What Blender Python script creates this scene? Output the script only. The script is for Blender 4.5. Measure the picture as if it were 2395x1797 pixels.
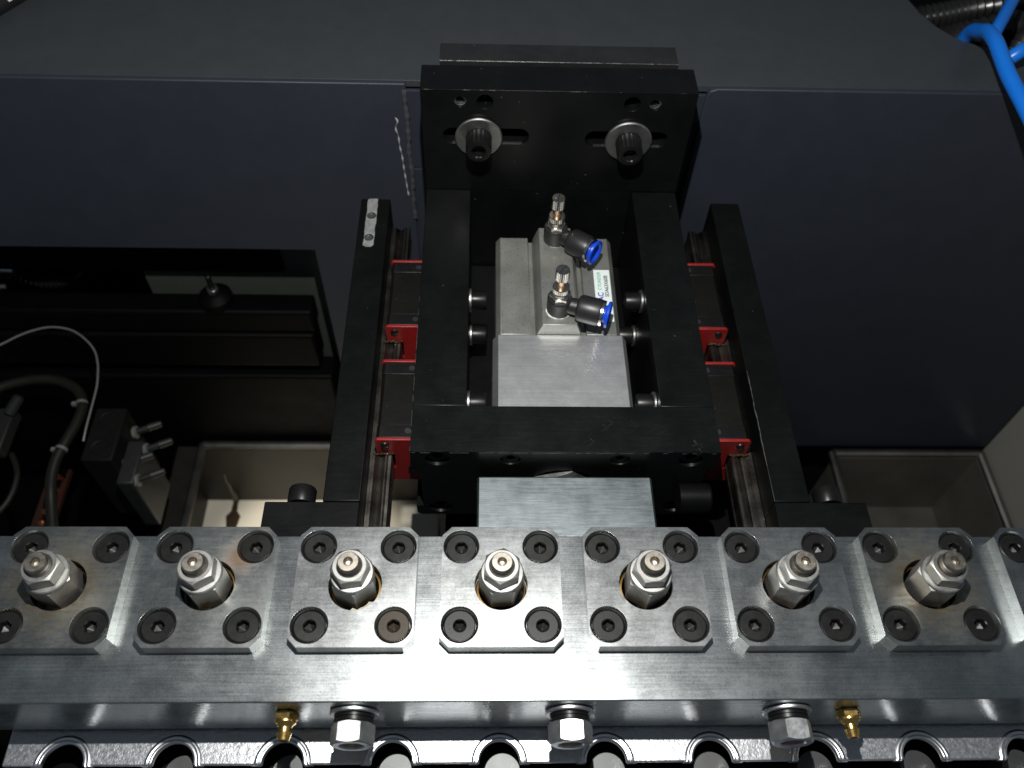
import bpy, bmesh, math, random
from mathutils import Matrix, Vector
from mathutils.geometry import tessellate_polygon
random.seed(7)
S = 0.000833            # drawing units -> metres
R_ = math.radians
scene = bpy.context.scene
for o in list(bpy.data.objects):
    bpy.data.objects.remove(o, do_unlink=True)
C = scene.collection

# ------------------------------------------------------------------ camera
cam = bpy.data.cameras.new('camera')
camo = bpy.data.objects.new('camera', cam); C.objects.link(camo)
cr = Vector((0.99949, -0.01310, 0.02920)); cu = Vector((-0.00630, 0.81393, 0.58094)); cf = Vector((0.03130, 0.58090, -0.81337))
camo.matrix_world = Matrix(((cr.x, cu.x, -cf.x, -9.453*S), (cr.y, cu.y, -cf.y, -192.04*S), (cr.z, cu.z, -cf.z, 481.06*S), (0, 0, 0, 1)))
cam.sensor_width = 36; cam.sensor_fit = 'HORIZONTAL'; cam.lens = 36*2000/2395
cam.clip_start = 0.01; cam.clip_end = 50
cam.dof.use_dof = True; cam.dof.focus_distance = 0.46; cam.dof.aperture_fstop = 10.0
scene.camera = camo
scene.render.resolution_x = 1024; scene.render.resolution_y = 768

# ------------------------------------------------------------------ light
w = bpy.data.worlds.new('World'); scene.world = w; w.use_nodes = True
w.node_tree.nodes['Background'].inputs[0].default_value = (0.70, 0.84, 1.0, 1)
w.node_tree.nodes['Background'].inputs[1].default_value = 0.082
def point(name, loc, power, rad, col=(1, 1, 1)):
    l = bpy.data.lights.new(name, 'POINT'); l.energy = power; l.shadow_soft_size = rad; l.color = col
    o = bpy.data.objects.new(name, l); o.location = Vector(loc)*S; C.objects.link(o); return o
point('flash', (-14, 10, 575), 14.0, 0.004, (1.0, 0.99, 0.965))
tl_ = bpy.data.lights.new('tray_lamp', 'SPOT'); tl_.energy = 1.8; tl_.spot_size = R_(66); tl_.spot_blend = .5; tl_.shadow_soft_size = .01; tl_.color = (1, .95, .84)
to_ = bpy.data.objects.new('tray_lamp', tl_); to_.location = Vector((-250, 290, -385))*S; to_.rotation_euler = (0, R_(0), 0); C.objects.link(to_)
scene.view_settings.view_transform = 'Standard'; scene.view_settings.look = 'None'
scene.view_settings.exposure = 0.15; scene.view_settings.gamma = 1.0
scene.render.engine = 'CYCLES'
scene.cycles.use_denoising = True

# ------------------------------------------------------------------ materials
class NT:
    def __init__(s, name):
        s.m = bpy.data.materials.new(name); s.m.use_nodes = True
        s.n = s.m.node_tree.nodes; s.l = s.m.node_tree.links
        s.b = s.n['Principled BSDF']; s.tc = s.n.new('ShaderNodeTexCoord')
    def put(s, sock, v):
        if hasattr(v, 'is_linked') or hasattr(v, 'links'): s.l.new(v, sock)
        else:
            if isinstance(v, tuple) and len(v) == 3 and sock.type == 'RGBA': v = (*v, 1)
            sock.default_value = v
    def mapping(s, sc=(1, 1, 1), loc=(0, 0, 0), rot=(0, 0, 0)):
        n = s.n.new('ShaderNodeMapping'); s.l.new(s.tc.outputs['Object'], n.inputs[0])
        n.inputs['Scale'].default_value = sc; n.inputs['Location'].default_value = loc; n.inputs['Rotation'].default_value = rot
        return n.outputs[0]
    def noise(s, scale, sc=(1, 1, 1), detail=3, rough=.55, vec=None, loc=(0, 0, 0)):
        n = s.n.new('ShaderNodeTexNoise'); s.l.new(vec or s.mapping(sc, loc), n.inputs['Vector'])
        n.inputs['Scale'].default_value = scale; n.inputs['Detail'].default_value = detail; n.inputs['Roughness'].default_value = rough
        return n.outputs['Fac']
    def voro(s, scale, sc=(1, 1, 1), feat='F1'):
        n = s.n.new('ShaderNodeTexVoronoi'); n.feature = feat; s.l.new(s.mapping(sc), n.inputs['Vector'])
        n.inputs['Scale'].default_value = scale; return n
    def math(s, op, a, b=0., c=None, clamp=False):
        n = s.n.new('ShaderNodeMath'); n.operation = op; n.use_clamp = clamp
        s.put(n.inputs[0], a); s.put(n.inputs[1], b)
        if c is not None: s.put(n.inputs[2], c)
        return n.outputs[0]
    def ramp(s, f, p0, p1, v0=0., v1=1.):
        n = s.n.new('ShaderNodeMapRange'); n.clamp = True; s.put(n.inputs[0], f)
        for i, v in enumerate((p0, p1, v0, v1)): n.inputs[i+1].default_value = v
        return n.outputs[0]
    def mix(s, f, a, b):
        n = s.n.new('ShaderNodeMix'); n.data_type = 'RGBA'; s.put(n.inputs[0], f); s.put(n.inputs[6], a); s.put(n.inputs[7], b); return n.outputs[2]
    def bump(s, h, st, dist=.0005, normal=None):
        n = s.n.new('ShaderNodeBump'); n.inputs['Strength'].default_value = st; n.inputs['Distance'].default_value = dist
        s.l.new(h, n.inputs['Height'])
        if normal is not None: s.l.new(normal, n.inputs['Normal'])
        return n.outputs[0]
    def set(s, **k):
        names = {'base': 'Base Color', 'rough': 'Roughness', 'metal': 'Metallic', 'normal': 'Normal', 'spec': 'Specular IOR Level', 'coat': 'Coat Weight', 'coatr': 'Coat Roughness', 'aniso': 'Anisotropic', 'arot': 'Anisotropic Rotation', 'sub': 'Subsurface Weight', 'alpha': 'Alpha', 'trans': 'Transmission Weight'}
        for a, v in k.items(): s.put(s.b.inputs[names[a]], v)
        return s.m

def mul(c, f): return tuple(x*f for x in c)

def steel(name, base, rough, streak=(30, 900, 900), amp=.18, blotch=60, bamp=.16, bump=.12, stain=None, speck=0., scratch=True, metal=1.0, cv=1.0, sv=0.):
    t = NT(name)
    st = t.noise(1.0, streak, 2, .6); bl = t.noise(blotch, detail=4, rough=.62); fine = t.noise(1400, detail=2)
    r = t.math('ADD', t.math('MULTIPLY_ADD', st, amp, rough-amp*.5), t.math('MULTIPLY_ADD', bl, bamp*1.6, -bamp*.8))
    r = t.math('MULTIPLY_ADD', fine, .10, t.math('SUBTRACT', r, .05), clamp=True)
    col = t.mix(t.ramp(bl, .32, .68), mul(base, 1-.22*cv), mul(base, 1+.08*cv))
    if sv: col = t.mix(t.ramp(st, .3, .7, 0, sv), col, mul(base, .55))
    col = t.mix(t.math('MULTIPLY', t.ramp(t.noise(blotch*3.1, detail=5, rough=.7), .55, .75), .35*cv), col, mul(base, .55))
    if speck:
        v = t.voro(520); d = t.ramp(v.outputs['Distance'], .10, .22, 1, 0)
        col = t.mix(t.math('MULTIPLY', d, speck), col, (.03, .028, .024))
    if stain:
        (cx, cy), rad, scol, k = stain
        n = t.n.new('ShaderNodeVectorMath'); n.operation = 'DISTANCE'; t.l.new(t.tc.outputs['Object'], n.inputs[0]); n.inputs[1].default_value = (cx*S, cy*S, 10*S)
        f = t.ramp(t.math('MULTIPLY_ADD', t.noise(170, (1, 2.2, 1), 5, .7), rad*S*1.5, t.math('SUBTRACT', n.outputs['Value'], rad*S*.75)), rad*S*.3, rad*S*1.1, k, 0)
        col = t.mix(f, col, scol)
        r = t.math('MULTIPLY_ADD', f, .25, r)
    h = t.math('MULTIPLY_ADD', fine, .5, st)
    if scratch:
        v = t.voro(1.0, (26, 620, 300)); sc = t.ramp(v.outputs['Distance'], .0, .035, 1, 0)
        v2 = t.n.new('ShaderNodeTexVoronoi'); t.l.new(t.mapping((420, 33, 300), rot=(0, 0, .6)), v2.inputs[0]); v2.inputs['Scale'].default_value = 1
        sc2 = t.ramp(v2.outputs['Distance'], .0, .03, 1, 0)
        h = t.math('SUBTRACT', h, t.math('MULTIPLY', t.math('ADD', sc, sc2), 2.5))
    return t.set(base=col, rough=r, metal=metal, normal=t.bump(h, bump, .0002))

def black(name, base=(.0024, .0027, .0027), rough=.36, dust=1.0, spec=.22, streak=(60, 700, 700), scr=.5, metal=0.0, dustcol=(.22, .22, .21), mott=1.6):
    t = NT(name)
    st = t.noise(1.0, streak, 2, .6); bl = t.noise(45, detail=5, rough=.65)
    r = t.math('ADD', t.math('MULTIPLY_ADD', st, .14, rough-.07), t.math('MULTIPLY_ADD', bl, .26, -.13))
    col = t.mix(t.ramp(bl, .3, .72), base, mul(base, mott))
    v = t.voro(210); d = t.math('MULTIPLY', t.ramp(v.outputs['Distance'], .025, .06, 1, 0), t.math('GREATER_THAN', t.noise(33, loc=(.3, .1, 0)), .52))
    sep = t.n.new('ShaderNodeSeparateColor'); t.l.new(v.outputs['Color'], sep.inputs[0])
    d = t.math('MULTIPLY', d, t.math('GREATER_THAN', sep.outputs[0], .45))
    film = t.math('MULTIPLY', t.ramp(t.noise(900, detail=2), .62, .75), t.ramp(bl, .45, .7, 0, .035))
    f = t.math('MULTIPLY', t.math('ADD', d, film, clamp=True), dust)
    v2 = t.n.new('ShaderNodeTexVoronoi'); t.l.new(t.mapping((260, 14, 200), rot=(0, 0, .9)), v2.inputs[0]); v2.inputs['Scale'].default_value = 1
    s2 = t.math('MULTIPLY', t.ramp(v2.outputs['Distance'], .0, .018, 1, 0), scr*.3)
    f = t.math('ADD', f, s2, clamp=True)
    col = t.mix(f, col, dustcol)
    return t.set(base=col, rough=r, spec=spec, metal=metal, normal=t.bump(t.math('MULTIPLY_ADD', t.noise(1600), .6, st), .10, .0002))

def plain(name, base, rough, metal=0., spec=.5, var=.25, scale=80, bump=.05, coat=0.):
    t = NT(name)
    bl = t.noise(scale, detail=4); f = t.noise(1500)
    return t.set(base=t.mix(bl, mul(base, 1-var), mul(base, 1+var)), rough=t.math('MULTIPLY_ADD', bl, .16, rough-.08), metal=metal, spec=spec, coat=coat, normal=t.bump(f, bump, .0002))

M = {}
M['bar'] = steel('brushed_steel', (.455, .48, .48), .28, (26, 1100, 1100), .10, 34, .10, .06)
M['plate'] = steel('ground_steel', (.43, .445, .44), .295, (60, 700, 700), .07, 55, .10, .06)
M['plate_ring'] = steel('ground_steel_oily', (.41, .425, .41), .30, (60, 700, 700), .07, 55, .10, .06, stain=((0, 1.5), 36, (.12, .09, .042), .85))
M['plate_rust'] = steel('ground_steel_rusty', (.41, .425, .41), .30, (60, 700, 700), .07, 55, .10, .06, stain=((16, 19), 14, (.17, .09, .042), .8))
M['zinc'] = steel('zinc_plated', (.37, .368, .35), .52, (400, 400, 400), .10, 160, .14, .10, scratch=False)
M['zinc2'] = steel('zinc_bright', (.64, .65, .65), .40, (400, 400, 400), .12, 200, .12, .08, scratch=False)
M['stud'] = steel('threaded_steel', (.33, .30, .255), .45, (400, 400, 400), .10, 300, .2, .1, scratch=False)
M['screw'] = black('black_oxide_screw', (.0085, .0085, .0082), .40, .35, .42, (300, 300, 300), 0., .35)
M['screw_brown'] = black('browned_screw', (.02, .015, .009), .46, .5, .4, (300, 300, 300), 0., .35)
M['black'] = black('black_oxide_plate', scr=.16)
M['black2'] = black('black_oxide_bar', (.0019, .0023, .0021), .42, .7, .16, scr=.05)
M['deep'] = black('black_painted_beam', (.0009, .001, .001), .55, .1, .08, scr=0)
M['scale'] = black('mill_scale_bar', (.010, .010, .010), .34, .9, .5, (40, 1500, 900), .9)
M['cap'] = black('black_oxide_cap_screw', (.009, .009, .009), .36, .4, .4, (300, 300, 300), 0, .5)
M['washer'] = steel('steel_washer', (.38, .38, .37), .42, (400, 400, 400), .08, 140, .1, .06, scratch=False)
M['anod'] = steel('anodised_aluminium', (.33, .33, .305), .44, (300, 300, 300), .06, 50, .08, .05, speck=.75, scratch=False, metal=.75)
M['milled'] = steel('milled_aluminium', (.74, .75, .75), .42, (9, 620, 620), .22, 90, .06, .20, metal=.9, cv=.4, sv=.8)
M['push'] = steel('blasted_aluminium', (.30, .335, .345), .42, (60, 800, 800), .16, 70, .10, .14, cv=.6)
M['cast'] = steel('cast_aluminium', (.66, .67, .69), .37, (420, 420, 420), .22, 600, .12, .9, scratch=False, metal=.95, cv=.5)
M['rim'] = steel('polished_cast_aluminium', (.80, .81, .83), .30, (300, 300, 300), .08, 200, .08, .05, scratch=False, cv=.4)
M['dull'] = plain('dull_grey_metal', (.035, .036, .035), .5, .6, bump=.2)
M['red'] = plain('red_plastic', (.19, .0065, .006), .45, var=.25, scale=160, bump=.08)
M['endcap'] = black('black_plastic_cap', (.0033, .0033, .0033), .42, .5, .25, scr=0)
M['blockbody'] = black('dark_steel_block', (.0038, .0036, .0032), .5, .5, .15, scr=.04)
M['rail'] = steel('oily_rail_steel', (.15, .138, .12), .34, (900, 14, 900), .16, 60, .2, .10, scratch=False)
M['railside'] = M['rail']
M['bplastic'] = plain('black_plastic', (.012, .012, .0125), .40, var=.3, bump=.12)
M['blue'] = plain('blue_plastic', (.006, .055, .50), .30, var=.12, scale=40)
M['nickel'] = steel('nickel_plated', (.70, .66, .60), .20, (300, 300, 300), .06, 200, .08, .03, scratch=False)
M['bronze'] = steel('bronze_stem', (.72, .50, .32), .26, (300, 300, 300), .06, 200, .08, .03, scratch=False)
M['brass'] = steel('brass', (.78, .52, .17), .27, (300, 300, 300), .06, 200, .12, .04, scratch=False)
M['tape'] = plain('thread_sealing_tape', (.75, .75, .72), .55, bump=.4)
M['white'] = plain('label_white', (.62, .68, .66), .5, var=.03)
M['inkgreen'] = plain('ink_green', (.04, .30, .16), .5); M['inkblue'] = plain('ink_blue', (.02, .03, .38), .5); M['inkblack'] = plain('ink_black', (.012, .012, .014), .5)
M['paint'] = black('dark_grey_paint', (.032, .0365, .040), .46, .25, .42, (500, 500, 500), .03, mott=1.12)
M['wallpaint'] = black('dark_blue_grey_paint', (.0205, .0245, .034), .5, .25, .38, (500, 500, 500), .02, mott=1.1)
M['sealant'] = plain('grey_sealant', (.05, .052, .058), .35, bump=.5)
M['sealantw'] = plain('dried_sealant_bead', (.42, .42, .42), .4, bump=.5)
M['beige'] = plain('beige_paint', (.25, .245, .215), .5, var=.05)
M['pale'] = plain('pale_grey_paint', (.052, .059, .052), .5, var=.08)
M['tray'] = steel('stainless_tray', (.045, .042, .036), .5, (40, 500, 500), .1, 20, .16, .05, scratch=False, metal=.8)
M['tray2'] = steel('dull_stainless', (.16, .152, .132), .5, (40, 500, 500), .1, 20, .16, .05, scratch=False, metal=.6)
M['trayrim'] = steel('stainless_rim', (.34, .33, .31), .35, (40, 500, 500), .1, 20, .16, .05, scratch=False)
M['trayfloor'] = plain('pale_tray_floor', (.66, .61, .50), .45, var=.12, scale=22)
M['oil'] = plain('dried_oil', (.035, .022, .012), .35)
M['hose'] = plain('grey_hose', (.011, .011, .0085), .5, spec=.2)
M['cable'] = plain('clear_cable', (.14, .14, .135), .35)
M['bluetube'] = plain('blue_tube', (.006, .15, .62), .32, var=.06)
M['conduit'] = plain('black_conduit', (.010, .010, .010), .30, var=.2)
M['copper'] = plain('copper', (.50, .17, .08), .35, 1.0)
M['amber'] = plain('brown_board', (.03, .009, .004), .5)
M['purple'] = plain('purple_plastic', (.012, .006, .035), .5)
M['bare'] = steel('scraped_bare_steel', (.50, .50, .48), .46, (500, 160, 500), .2, 300, .2, .5, metal=.7)
M['worn'] = steel('worn_bright_edge', (.16, .16, .155), .42, (300, 300, 300), .1, 400, .2, .1, scratch=False, cv=2.0)
M['scuff'] = plain('dull_scuff', (.016, .016, .015), .5)
M['disc'] = plain('grey_disc_steel', (.085, .088, .086), .45, .7, bump=.2)
M['print'] = plain('white_print', (.55, .55, .55), .5)

# ------------------------------------------------------------------ mesh building
def ngon_ring(n, r, z, rf=None):
    return [((rf(i) if rf else r)*math.cos(2*math.pi*i/n), (rf(i) if rf else r)*math.sin(2*math.pi*i/n), z) for i in range(n)]
def hexr(n, af, ph=0.):
    return lambda i: (af/2)/math.cos(((2*math.pi*i/n+ph) % (math.pi/3))-math.pi/6)
AX = {'z': Matrix(), 'x': Matrix(((0, 0, 1), (1, 0, 0), (0, 1, 0))).to_4x4(), '-x': Matrix(((0, 0, -1), (-1, 0, 0), (0, 1, 0))).to_4x4(),
      'y': Matrix(((1, 0, 0), (0, 0, 1), (0, -1, 0))).to_4x4(), '-y': Matrix(((1, 0, 0), (0, 0, -1), (0, 1, 0))).to_4x4()}
def at(c, ax='z'):
    m = AX[ax] if isinstance(ax, str) else ax
    return Matrix.Translation(Vector(c)) @ m
def along(c, d):
    return Matrix.Translation(Vector(c)) @ Vector(d).to_track_quat('Z', 'Y').to_matrix().to_4x4()

class MB:
    def __init__(s): s.v = []; s.f = []
    def add(s, v, f, m=None):
        o = len(s.v); s.v += [(m @ Vector(p)) if m else Vector(p) for p in v]; s.f += [tuple(i+o for i in q) for q in f]; return s
    def box(s, x0, x1, y0, y1, z0, z1, m=None):
        v = [(x, y, z) for z in (z0, z1) for y in (y0, y1) for x in (x0, x1)]
        return s.add(v, [(0, 2, 3, 1), (4, 5, 7, 6), (0, 1, 5, 4), (2, 6, 7, 3), (0, 4, 6, 2), (1, 3, 7, 5)], m)
    def rings(s, rings, m=None, cap0=True, cap1=True):
        n = len(rings[0]); v = [p for r in rings for p in r]; f = []
        for k in range(len(rings)-1):
            for i in range(n):
                j = (i+1) % n; f.append((k*n+i, k*n+j, (k+1)*n+j, (k+1)*n+i))
        if cap0: f.append(tuple(range(n-1, -1, -1)))
        if cap1: f.append(tuple((len(rings)-1)*n+i for i in range(n)))
        return s.add(v, f, m)
    def lathe(s, prof, m=None, n=32, kn=None, cap0=True, cap1=True):
        rs = []
        for k, (r, z) in enumerate(prof):
            if kn and kn[0] <= k <= kn[1]: rs.append(ngon_ring(n, r, z, lambda i, r=r: r if i % 2 else r-kn[2]))
            else: rs.append(ngon_ring(n, max(r, 1e-3), z))
        return s.rings(rs, m, cap0, cap1)
    def nut(s, af, h, rh, m=None, n=48, ph=0., chb=True, cht=True, depth=None):
        rc = af/2*.965; hr = hexr(n, af, ph); t = math.tan(R_(30))
        drop = lambda i: max(0, hr(i)-rc)*t
        ang = lambda i: 2*math.pi*i/n
        def ring(rf, zf): return [(rf(i)*math.cos(ang(i)), rf(i)*math.sin(ang(i)), zf(i)) for i in range(n)]
        R = []
        d = h if depth is None else depth
        R.append(ring(lambda i: rh, lambda i: h-d))
        if d >= h: R.append(ring(lambda i: rc if chb else hr(i), lambda i: 0))
        else: R = [ring(lambda i: rc if chb else hr(i), lambda i: 0)]
        if chb: R.append(ring(hr, drop))
        R.append(ring(hr, (lambda i: h-drop(i)) if cht else (lambda i: h)))
        if cht: R.append(ring(lambda i: rc, lambda i: h))
        R.append(ring(lambda i: rh*1.12, lambda i: h)); R.append(ring(lambda i: rh, lambda i: h-rh*.12))
        if d >= h: R.append(ring(lambda i: rh, lambda i: 0)); return s.rings(R, m, False, False)
        R.append(ring(lambda i: rh, lambda i: h-d)); return s.rings(R, m, True, True)
    def socket(s, prof, af, depth, m=None, n=48, kn=None, ph=0.):
        rs = []
        for k, (r, z) in enumerate(prof):
            if kn and kn[0] <= k <= kn[1]: rs.append(ngon_ring(n, r, z, lambda i, r=r: r if i % 2 else r-kn[2]))
            else: rs.append(ngon_ring(n, r, z))
        zt = prof[-1][1]; hr = hexr(n, af, ph)
        rs.append(ngon_ring(n, af*.60, zt)); rs.append(ngon_ring(n, 0, zt-af*.07, hr)); rs.append(ngon_ring(n, 0, zt-depth, hr))
        rs.append(ngon_ring(n, af*.12, zt-depth-af*.22)); rs.append(ngon_ring(n, 1e-3, zt-depth-af*.27))
        return s.rings(rs, m, True, True)
    def prism(s, outer, a, b, m=None, holes=()):
        """outer/holes: 2-d loops in local xy, extruded along local z from a to b"""
        loops = [list(outer)]+[list(h) for h in holes]
        flat = [p for l in loops for p in l]; n = len(flat)
        tris = tessellate_polygon([[Vector((p[0], p[1], 0)) for p in l] for l in loops])
        v = [(p[0], p[1], a) for p in flat]+[(p[0], p[1], b) for p in flat]; f = []
        for t in tris:
            p0, p1, p2 = (flat[i] for i in t)
            cr_ = (p1[0]-p0[0])*(p2[1]-p0[1])-(p1[1]-p0[1])*(p2[0]-p0[0])
            if abs(cr_) < 1e-12: continue
            if cr_ < 0: t = (t[0], t[2], t[1])
            f.append(tuple(i+n for i in t)); f.append((t[2], t[1], t[0]))
        o = 0
        for k, l in enumerate(loops):
            ar = sum(l[i][0]*l[(i+1) % len(l)][1]-l[(i+1) % len(l)][0]*l[i][1] for i in range(len(l)))
            fw = (ar > 0) == (k == 0)
            for i in range(len(l)):
                j = (i+1) % len(l); q = (o+i, o+j, n+o+j, n+o+i)
                f.append(q if fw else q[::-1])
            o += len(l)
        return s.add(v, f, m)
    def tube(s, pts, r, n=12, res=6, rfun=None):
        P = [Vector(p) for p in pts]; Q = []
        if res <= 1: Q = P
        else:
            for i in range(len(P)-1):
                p0 = P[max(i-1, 0)]; p1 = P[i]; p2 = P[i+1]; p3 = P[min(i+2, len(P)-1)]
                for k in range(res):
                    t = k/res
                    Q.append(.5*((2*p1)+(-p0+p2)*t+(2*p0-5*p1+4*p2-p3)*t*t+(-p0+3*p1-3*p2+p3)*t**3))
            Q.append(P[-1])
        up = Vector((0, 0, 1)); rs = []; L = 0.
        nrm = None
        for i, q in enumerate(Q):
            d = (Q[min(i+1, len(Q)-1)]-Q[max(i-1, 0)]).normalized()
            if nrm is None:
                nrm = d.cross(up)
                if nrm.length < 1e-3: nrm = d.cross(Vector((1, 0, 0)))
            nrm = (nrm-d*nrm.dot(d)).normalized(); bn = d.cross(nrm)
            if i: L += (q-Q[i-1]).length
            rr = rfun(i, L) if rfun else r
            rs.append([tuple(q+nrm*math.cos(2*math.pi*k/n)*rr+bn*math.sin(2*math.pi*k/n)*rr) for k in range(n)])
        return s.rings(rs)
    def build(s, name, mat, parent=None, bevel=0., seg=2, smooth=True, ang=32):
        bm = bmesh.new()
        vs = [bm.verts.new(p) for p in s.v]
        for q in s.f:
            if len(set(q)) < 3: continue
            try: bm.faces.new([vs[i] for i in q])
            except ValueError: pass
        bmesh.ops.remove_doubles(bm, verts=bm.verts, dist=1e-4)
        bmesh.ops.recalc_face_normals(bm, faces=bm.faces)
        if bevel > 0:
            ed = [e for e in bm.edges if len(e.link_faces) == 2 and e.calc_face_angle(0) > R_(28)]
            bmesh.ops.bevel(bm, geom=ed, offset=bevel, segments=seg, profile=.5, affect='EDGES', clamp_overlap=True)
        bmesh.ops.scale(bm, vec=(S, S, S), verts=bm.verts)
        bm.normal_update()
        big = {}
        if bevel > 0:
            for fc in bm.faces:
                big[fc.index] = False
            bm.faces.index_update()
            for fc in bm.faces:
                co = any(len(e.link_faces) == 2 and e.calc_face_angle(0) < R_(.25) for e in fc.edges)
                big[fc.index] = co or min(e.calc_length() for e in fc.edges) > bevel*S*2.2
        for fc in bm.faces:
            sm = smooth
            if bevel > 0 and big[fc.index]:
                sm = any(len(e.link_faces) == 2 and R_(.6) < e.calc_face_angle(0) < R_(20) and all(big[f2.index] for f2 in e.link_faces) for e in fc.edges)
            fc.smooth = sm
        flags = [fc.smooth for fc in bm.faces]
        me = bpy.data.meshes.new(name); bm.to_mesh(me); bm.free()
        me.set_sharp_from_angle(angle=R_(max(ang, 50) if bevel > 0 else ang))
        me.polygons.foreach_set('use_smooth', flags)
        me.materials.append(mat)
        return link(name, me, parent)

def link(name, me, parent=None):
    o = bpy.data.objects.new(name, me); C.objects.link(o)
    if parent: o.parent = parent
    return o
def tag(o, label, cat, group=None, kind=None):
    if label: o['label'] = label
    if cat: o['category'] = cat
    if group: o['group'] = group
    if kind: o['kind'] = kind
    return o
def empty(name, loc, label=None, cat=None, group=None):
    o = bpy.data.objects.new(name, None); o.empty_display_size = .01; C.objects.link(o); o.location = Vector(loc)*S
    if label: tag(o, label, cat, group)
    return o
def copy_tree(o, parent=None):
    c = o.copy(); C.objects.link(c)
    if parent: c.parent = parent
    for ch in list(o.children): copy_tree(ch, c)
    return c
def struct(o): o['kind'] = 'structure'; return o
_tm = {}
def text(name, body, size, mat, parent, m, depth=.12, shear=0., bold=0.):
    """lettering as a shallow mesh; m places it in the parent's space (drawing units)"""
    key = (body, size, depth, shear, bold, mat.name)
    if key not in _tm:
        cu_ = bpy.data.curves.new('lettering', 'FONT'); cu_.body = body; cu_.size = size; cu_.extrude = depth; cu_.shear = shear; cu_.offset = bold
        cu_.align_x = 'CENTER'; cu_.align_y = 'CENTER'; cu_.resolution_u = 3
        to = bpy.data.objects.new('lettering', cu_); C.objects.link(to)
        bpy.context.view_layer.update()
        me = bpy.data.meshes.new_from_object(to.evaluated_get(bpy.context.evaluated_depsgraph_get()))
        bpy.data.objects.remove(to); me.materials.clear(); me.materials.append(mat); _tm[key] = me
    o = link(name, _tm[key], parent)
    o.matrix_local = Matrix.Diagonal((S, S, S, 1)) @ m
    return o
def circ(cx, cy, r, n=32): return [(cx+r*math.cos(2*math.pi*i/n), cy+r*math.sin(2*math.pi*i/n)) for i in range(n)]
def slot(cx0, cx1, cy, r, n=12):
    return [(cx1+r*math.cos(-math.pi/2+math.pi*i/n), cy+r*math.sin(-math.pi/2+math.pi*i/n)) for i in range(n+1)]+[(cx0+r*math.cos(math.pi/2+math.pi*i/n), cy+r*math.sin(math.pi/2+math.pi*i/n)) for i in range(n+1)]
def rect(x0, x1, y0, y1, c=0.):
    if c <= 0: return [(x0, y0), (x1, y0), (x1, y1), (x0, y1)]
    return [(x0+c, y0), (x1-c, y0), (x1, y0+c), (x1, y1-c), (x1-c, y1), (x0+c, y1), (x0, y1-c), (x0, y0+c)]
XZ = Matrix(((1, 0, 0, 0), (0, 0, -1, 0), (0, 1, 0, 0), (0, 0, 0, 1)))     # local (x,y)->(x,z), extrude z -> -y
YZ = Matrix(((0, 0, 1, 0), (1, 0, 0, 0), (0, 1, 0, 0), (0, 0, 0, 1)))      # local (x,y)->(y,z), extrude z -> +x

# ------------------------------------------------------------------ setting: enclosure panels, ledge, floor
ZL = 55.7; YP = 410.
cut = [(372, 760), (374, 600), (377, 560), (383, 529), (392, 507), (403, 491), (419, 480), (440, 473), (470, 469), (520, 470), (800, 474), (800, 760)]
ledge = [(-900, YP+5.06), (800, YP+5.06), (800, 474)]+[p for p in cut[::-1] if p not in ((800, 760), (800, 474), (372, 760))]+[(372, 1200), (-900, 1200)]
struct(MB().prism(ledge, ZL-6, ZL).build('ledge', M['paint'], bevel=.3))
struct(MB().prism([(-900, -136), (-179, -136), (-176, -700), (-76, -700), (-76, ZL+.04), (-900, ZL+.04)], -YP-5, -YP, XZ).build('wall_left', M['wallpaint'], bevel=1.0))
struct(MB().prism([(172, -503), (900, -503), (900, ZL+.04), (180, ZL+.04), (174, ZL-2.4), (172, ZL-8)], -YP-5, -YP, XZ).build('wall_right', M['wallpaint'], bevel=1.0))
rp = struct(MB().box(-78, 176, YP+5.2, YP+9, -35.5, 46).build('wall_recess', M['wallpaint'], bevel=.6))
struct(MB().box(-78, 176, YP+5.2, YP+9, -700, -36.3).build('wall_recess', M['wallpaint'], bevel=.6))
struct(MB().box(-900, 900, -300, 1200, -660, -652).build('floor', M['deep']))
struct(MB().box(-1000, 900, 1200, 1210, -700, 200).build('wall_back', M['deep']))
bw = tag(MB().box(676, 684, -200, YP-.5, -700, 160).build('side_panel', M['beige'], bevel=1), 'beige painted side panel at the right edge behind the steel tray', 'panel')
# dried sealant bead at the left panel edge
sl = empty('sealant_bead', (-78, YP, -30), 'ragged grey sealant seam with whitish drips beside the tall black bracket', 'sealant')
random.seed(3)
MB().tube([(1.2+.5*math.sin(z*.11)+random.uniform(-.3, .3), -.2, z+30) for z in range(50, -96, -7)], 2.6, 8, 4, lambda i, L: 1.9+.35*math.sin(L*.33)+.3*math.sin(L*.81)).build('seam', M['sealant'], sl)
pts = [(-8, 26), (-7, 22), (-9, 15), (-7, 7), (-6.4, -4), (-6, -14), (-5.2, -24), (-5, -32), (-4.6, -41), (-3.6, -55), (-3.2, -60)]
MB().tube([(x+random.uniform(-.5, .5), -1.4, z+28) for x, z in pts], .6, 6, 4, lambda i, L: .10+.75*abs(math.sin(L*.31+.5))**3).build('drip', M['sealantw'], sl)

# ------------------------------------------------------------------ steel bar in the foreground
bar = empty('mounting_bar', (0, -12, -54.5), 'long brushed steel bar running across the foreground under the screwed plates', 'bar')
XS = [84.2*k+.5 for k in range(-3, 5)]
mb = MB().prism(rect(-560, 560, -49.7, 49), 0, 54.5, None, [circ(x, 13.5, 14.6, 32) for x in XS])
mb.build('bar_body', M['bar'], bar, bevel=.7, seg=2)

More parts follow.
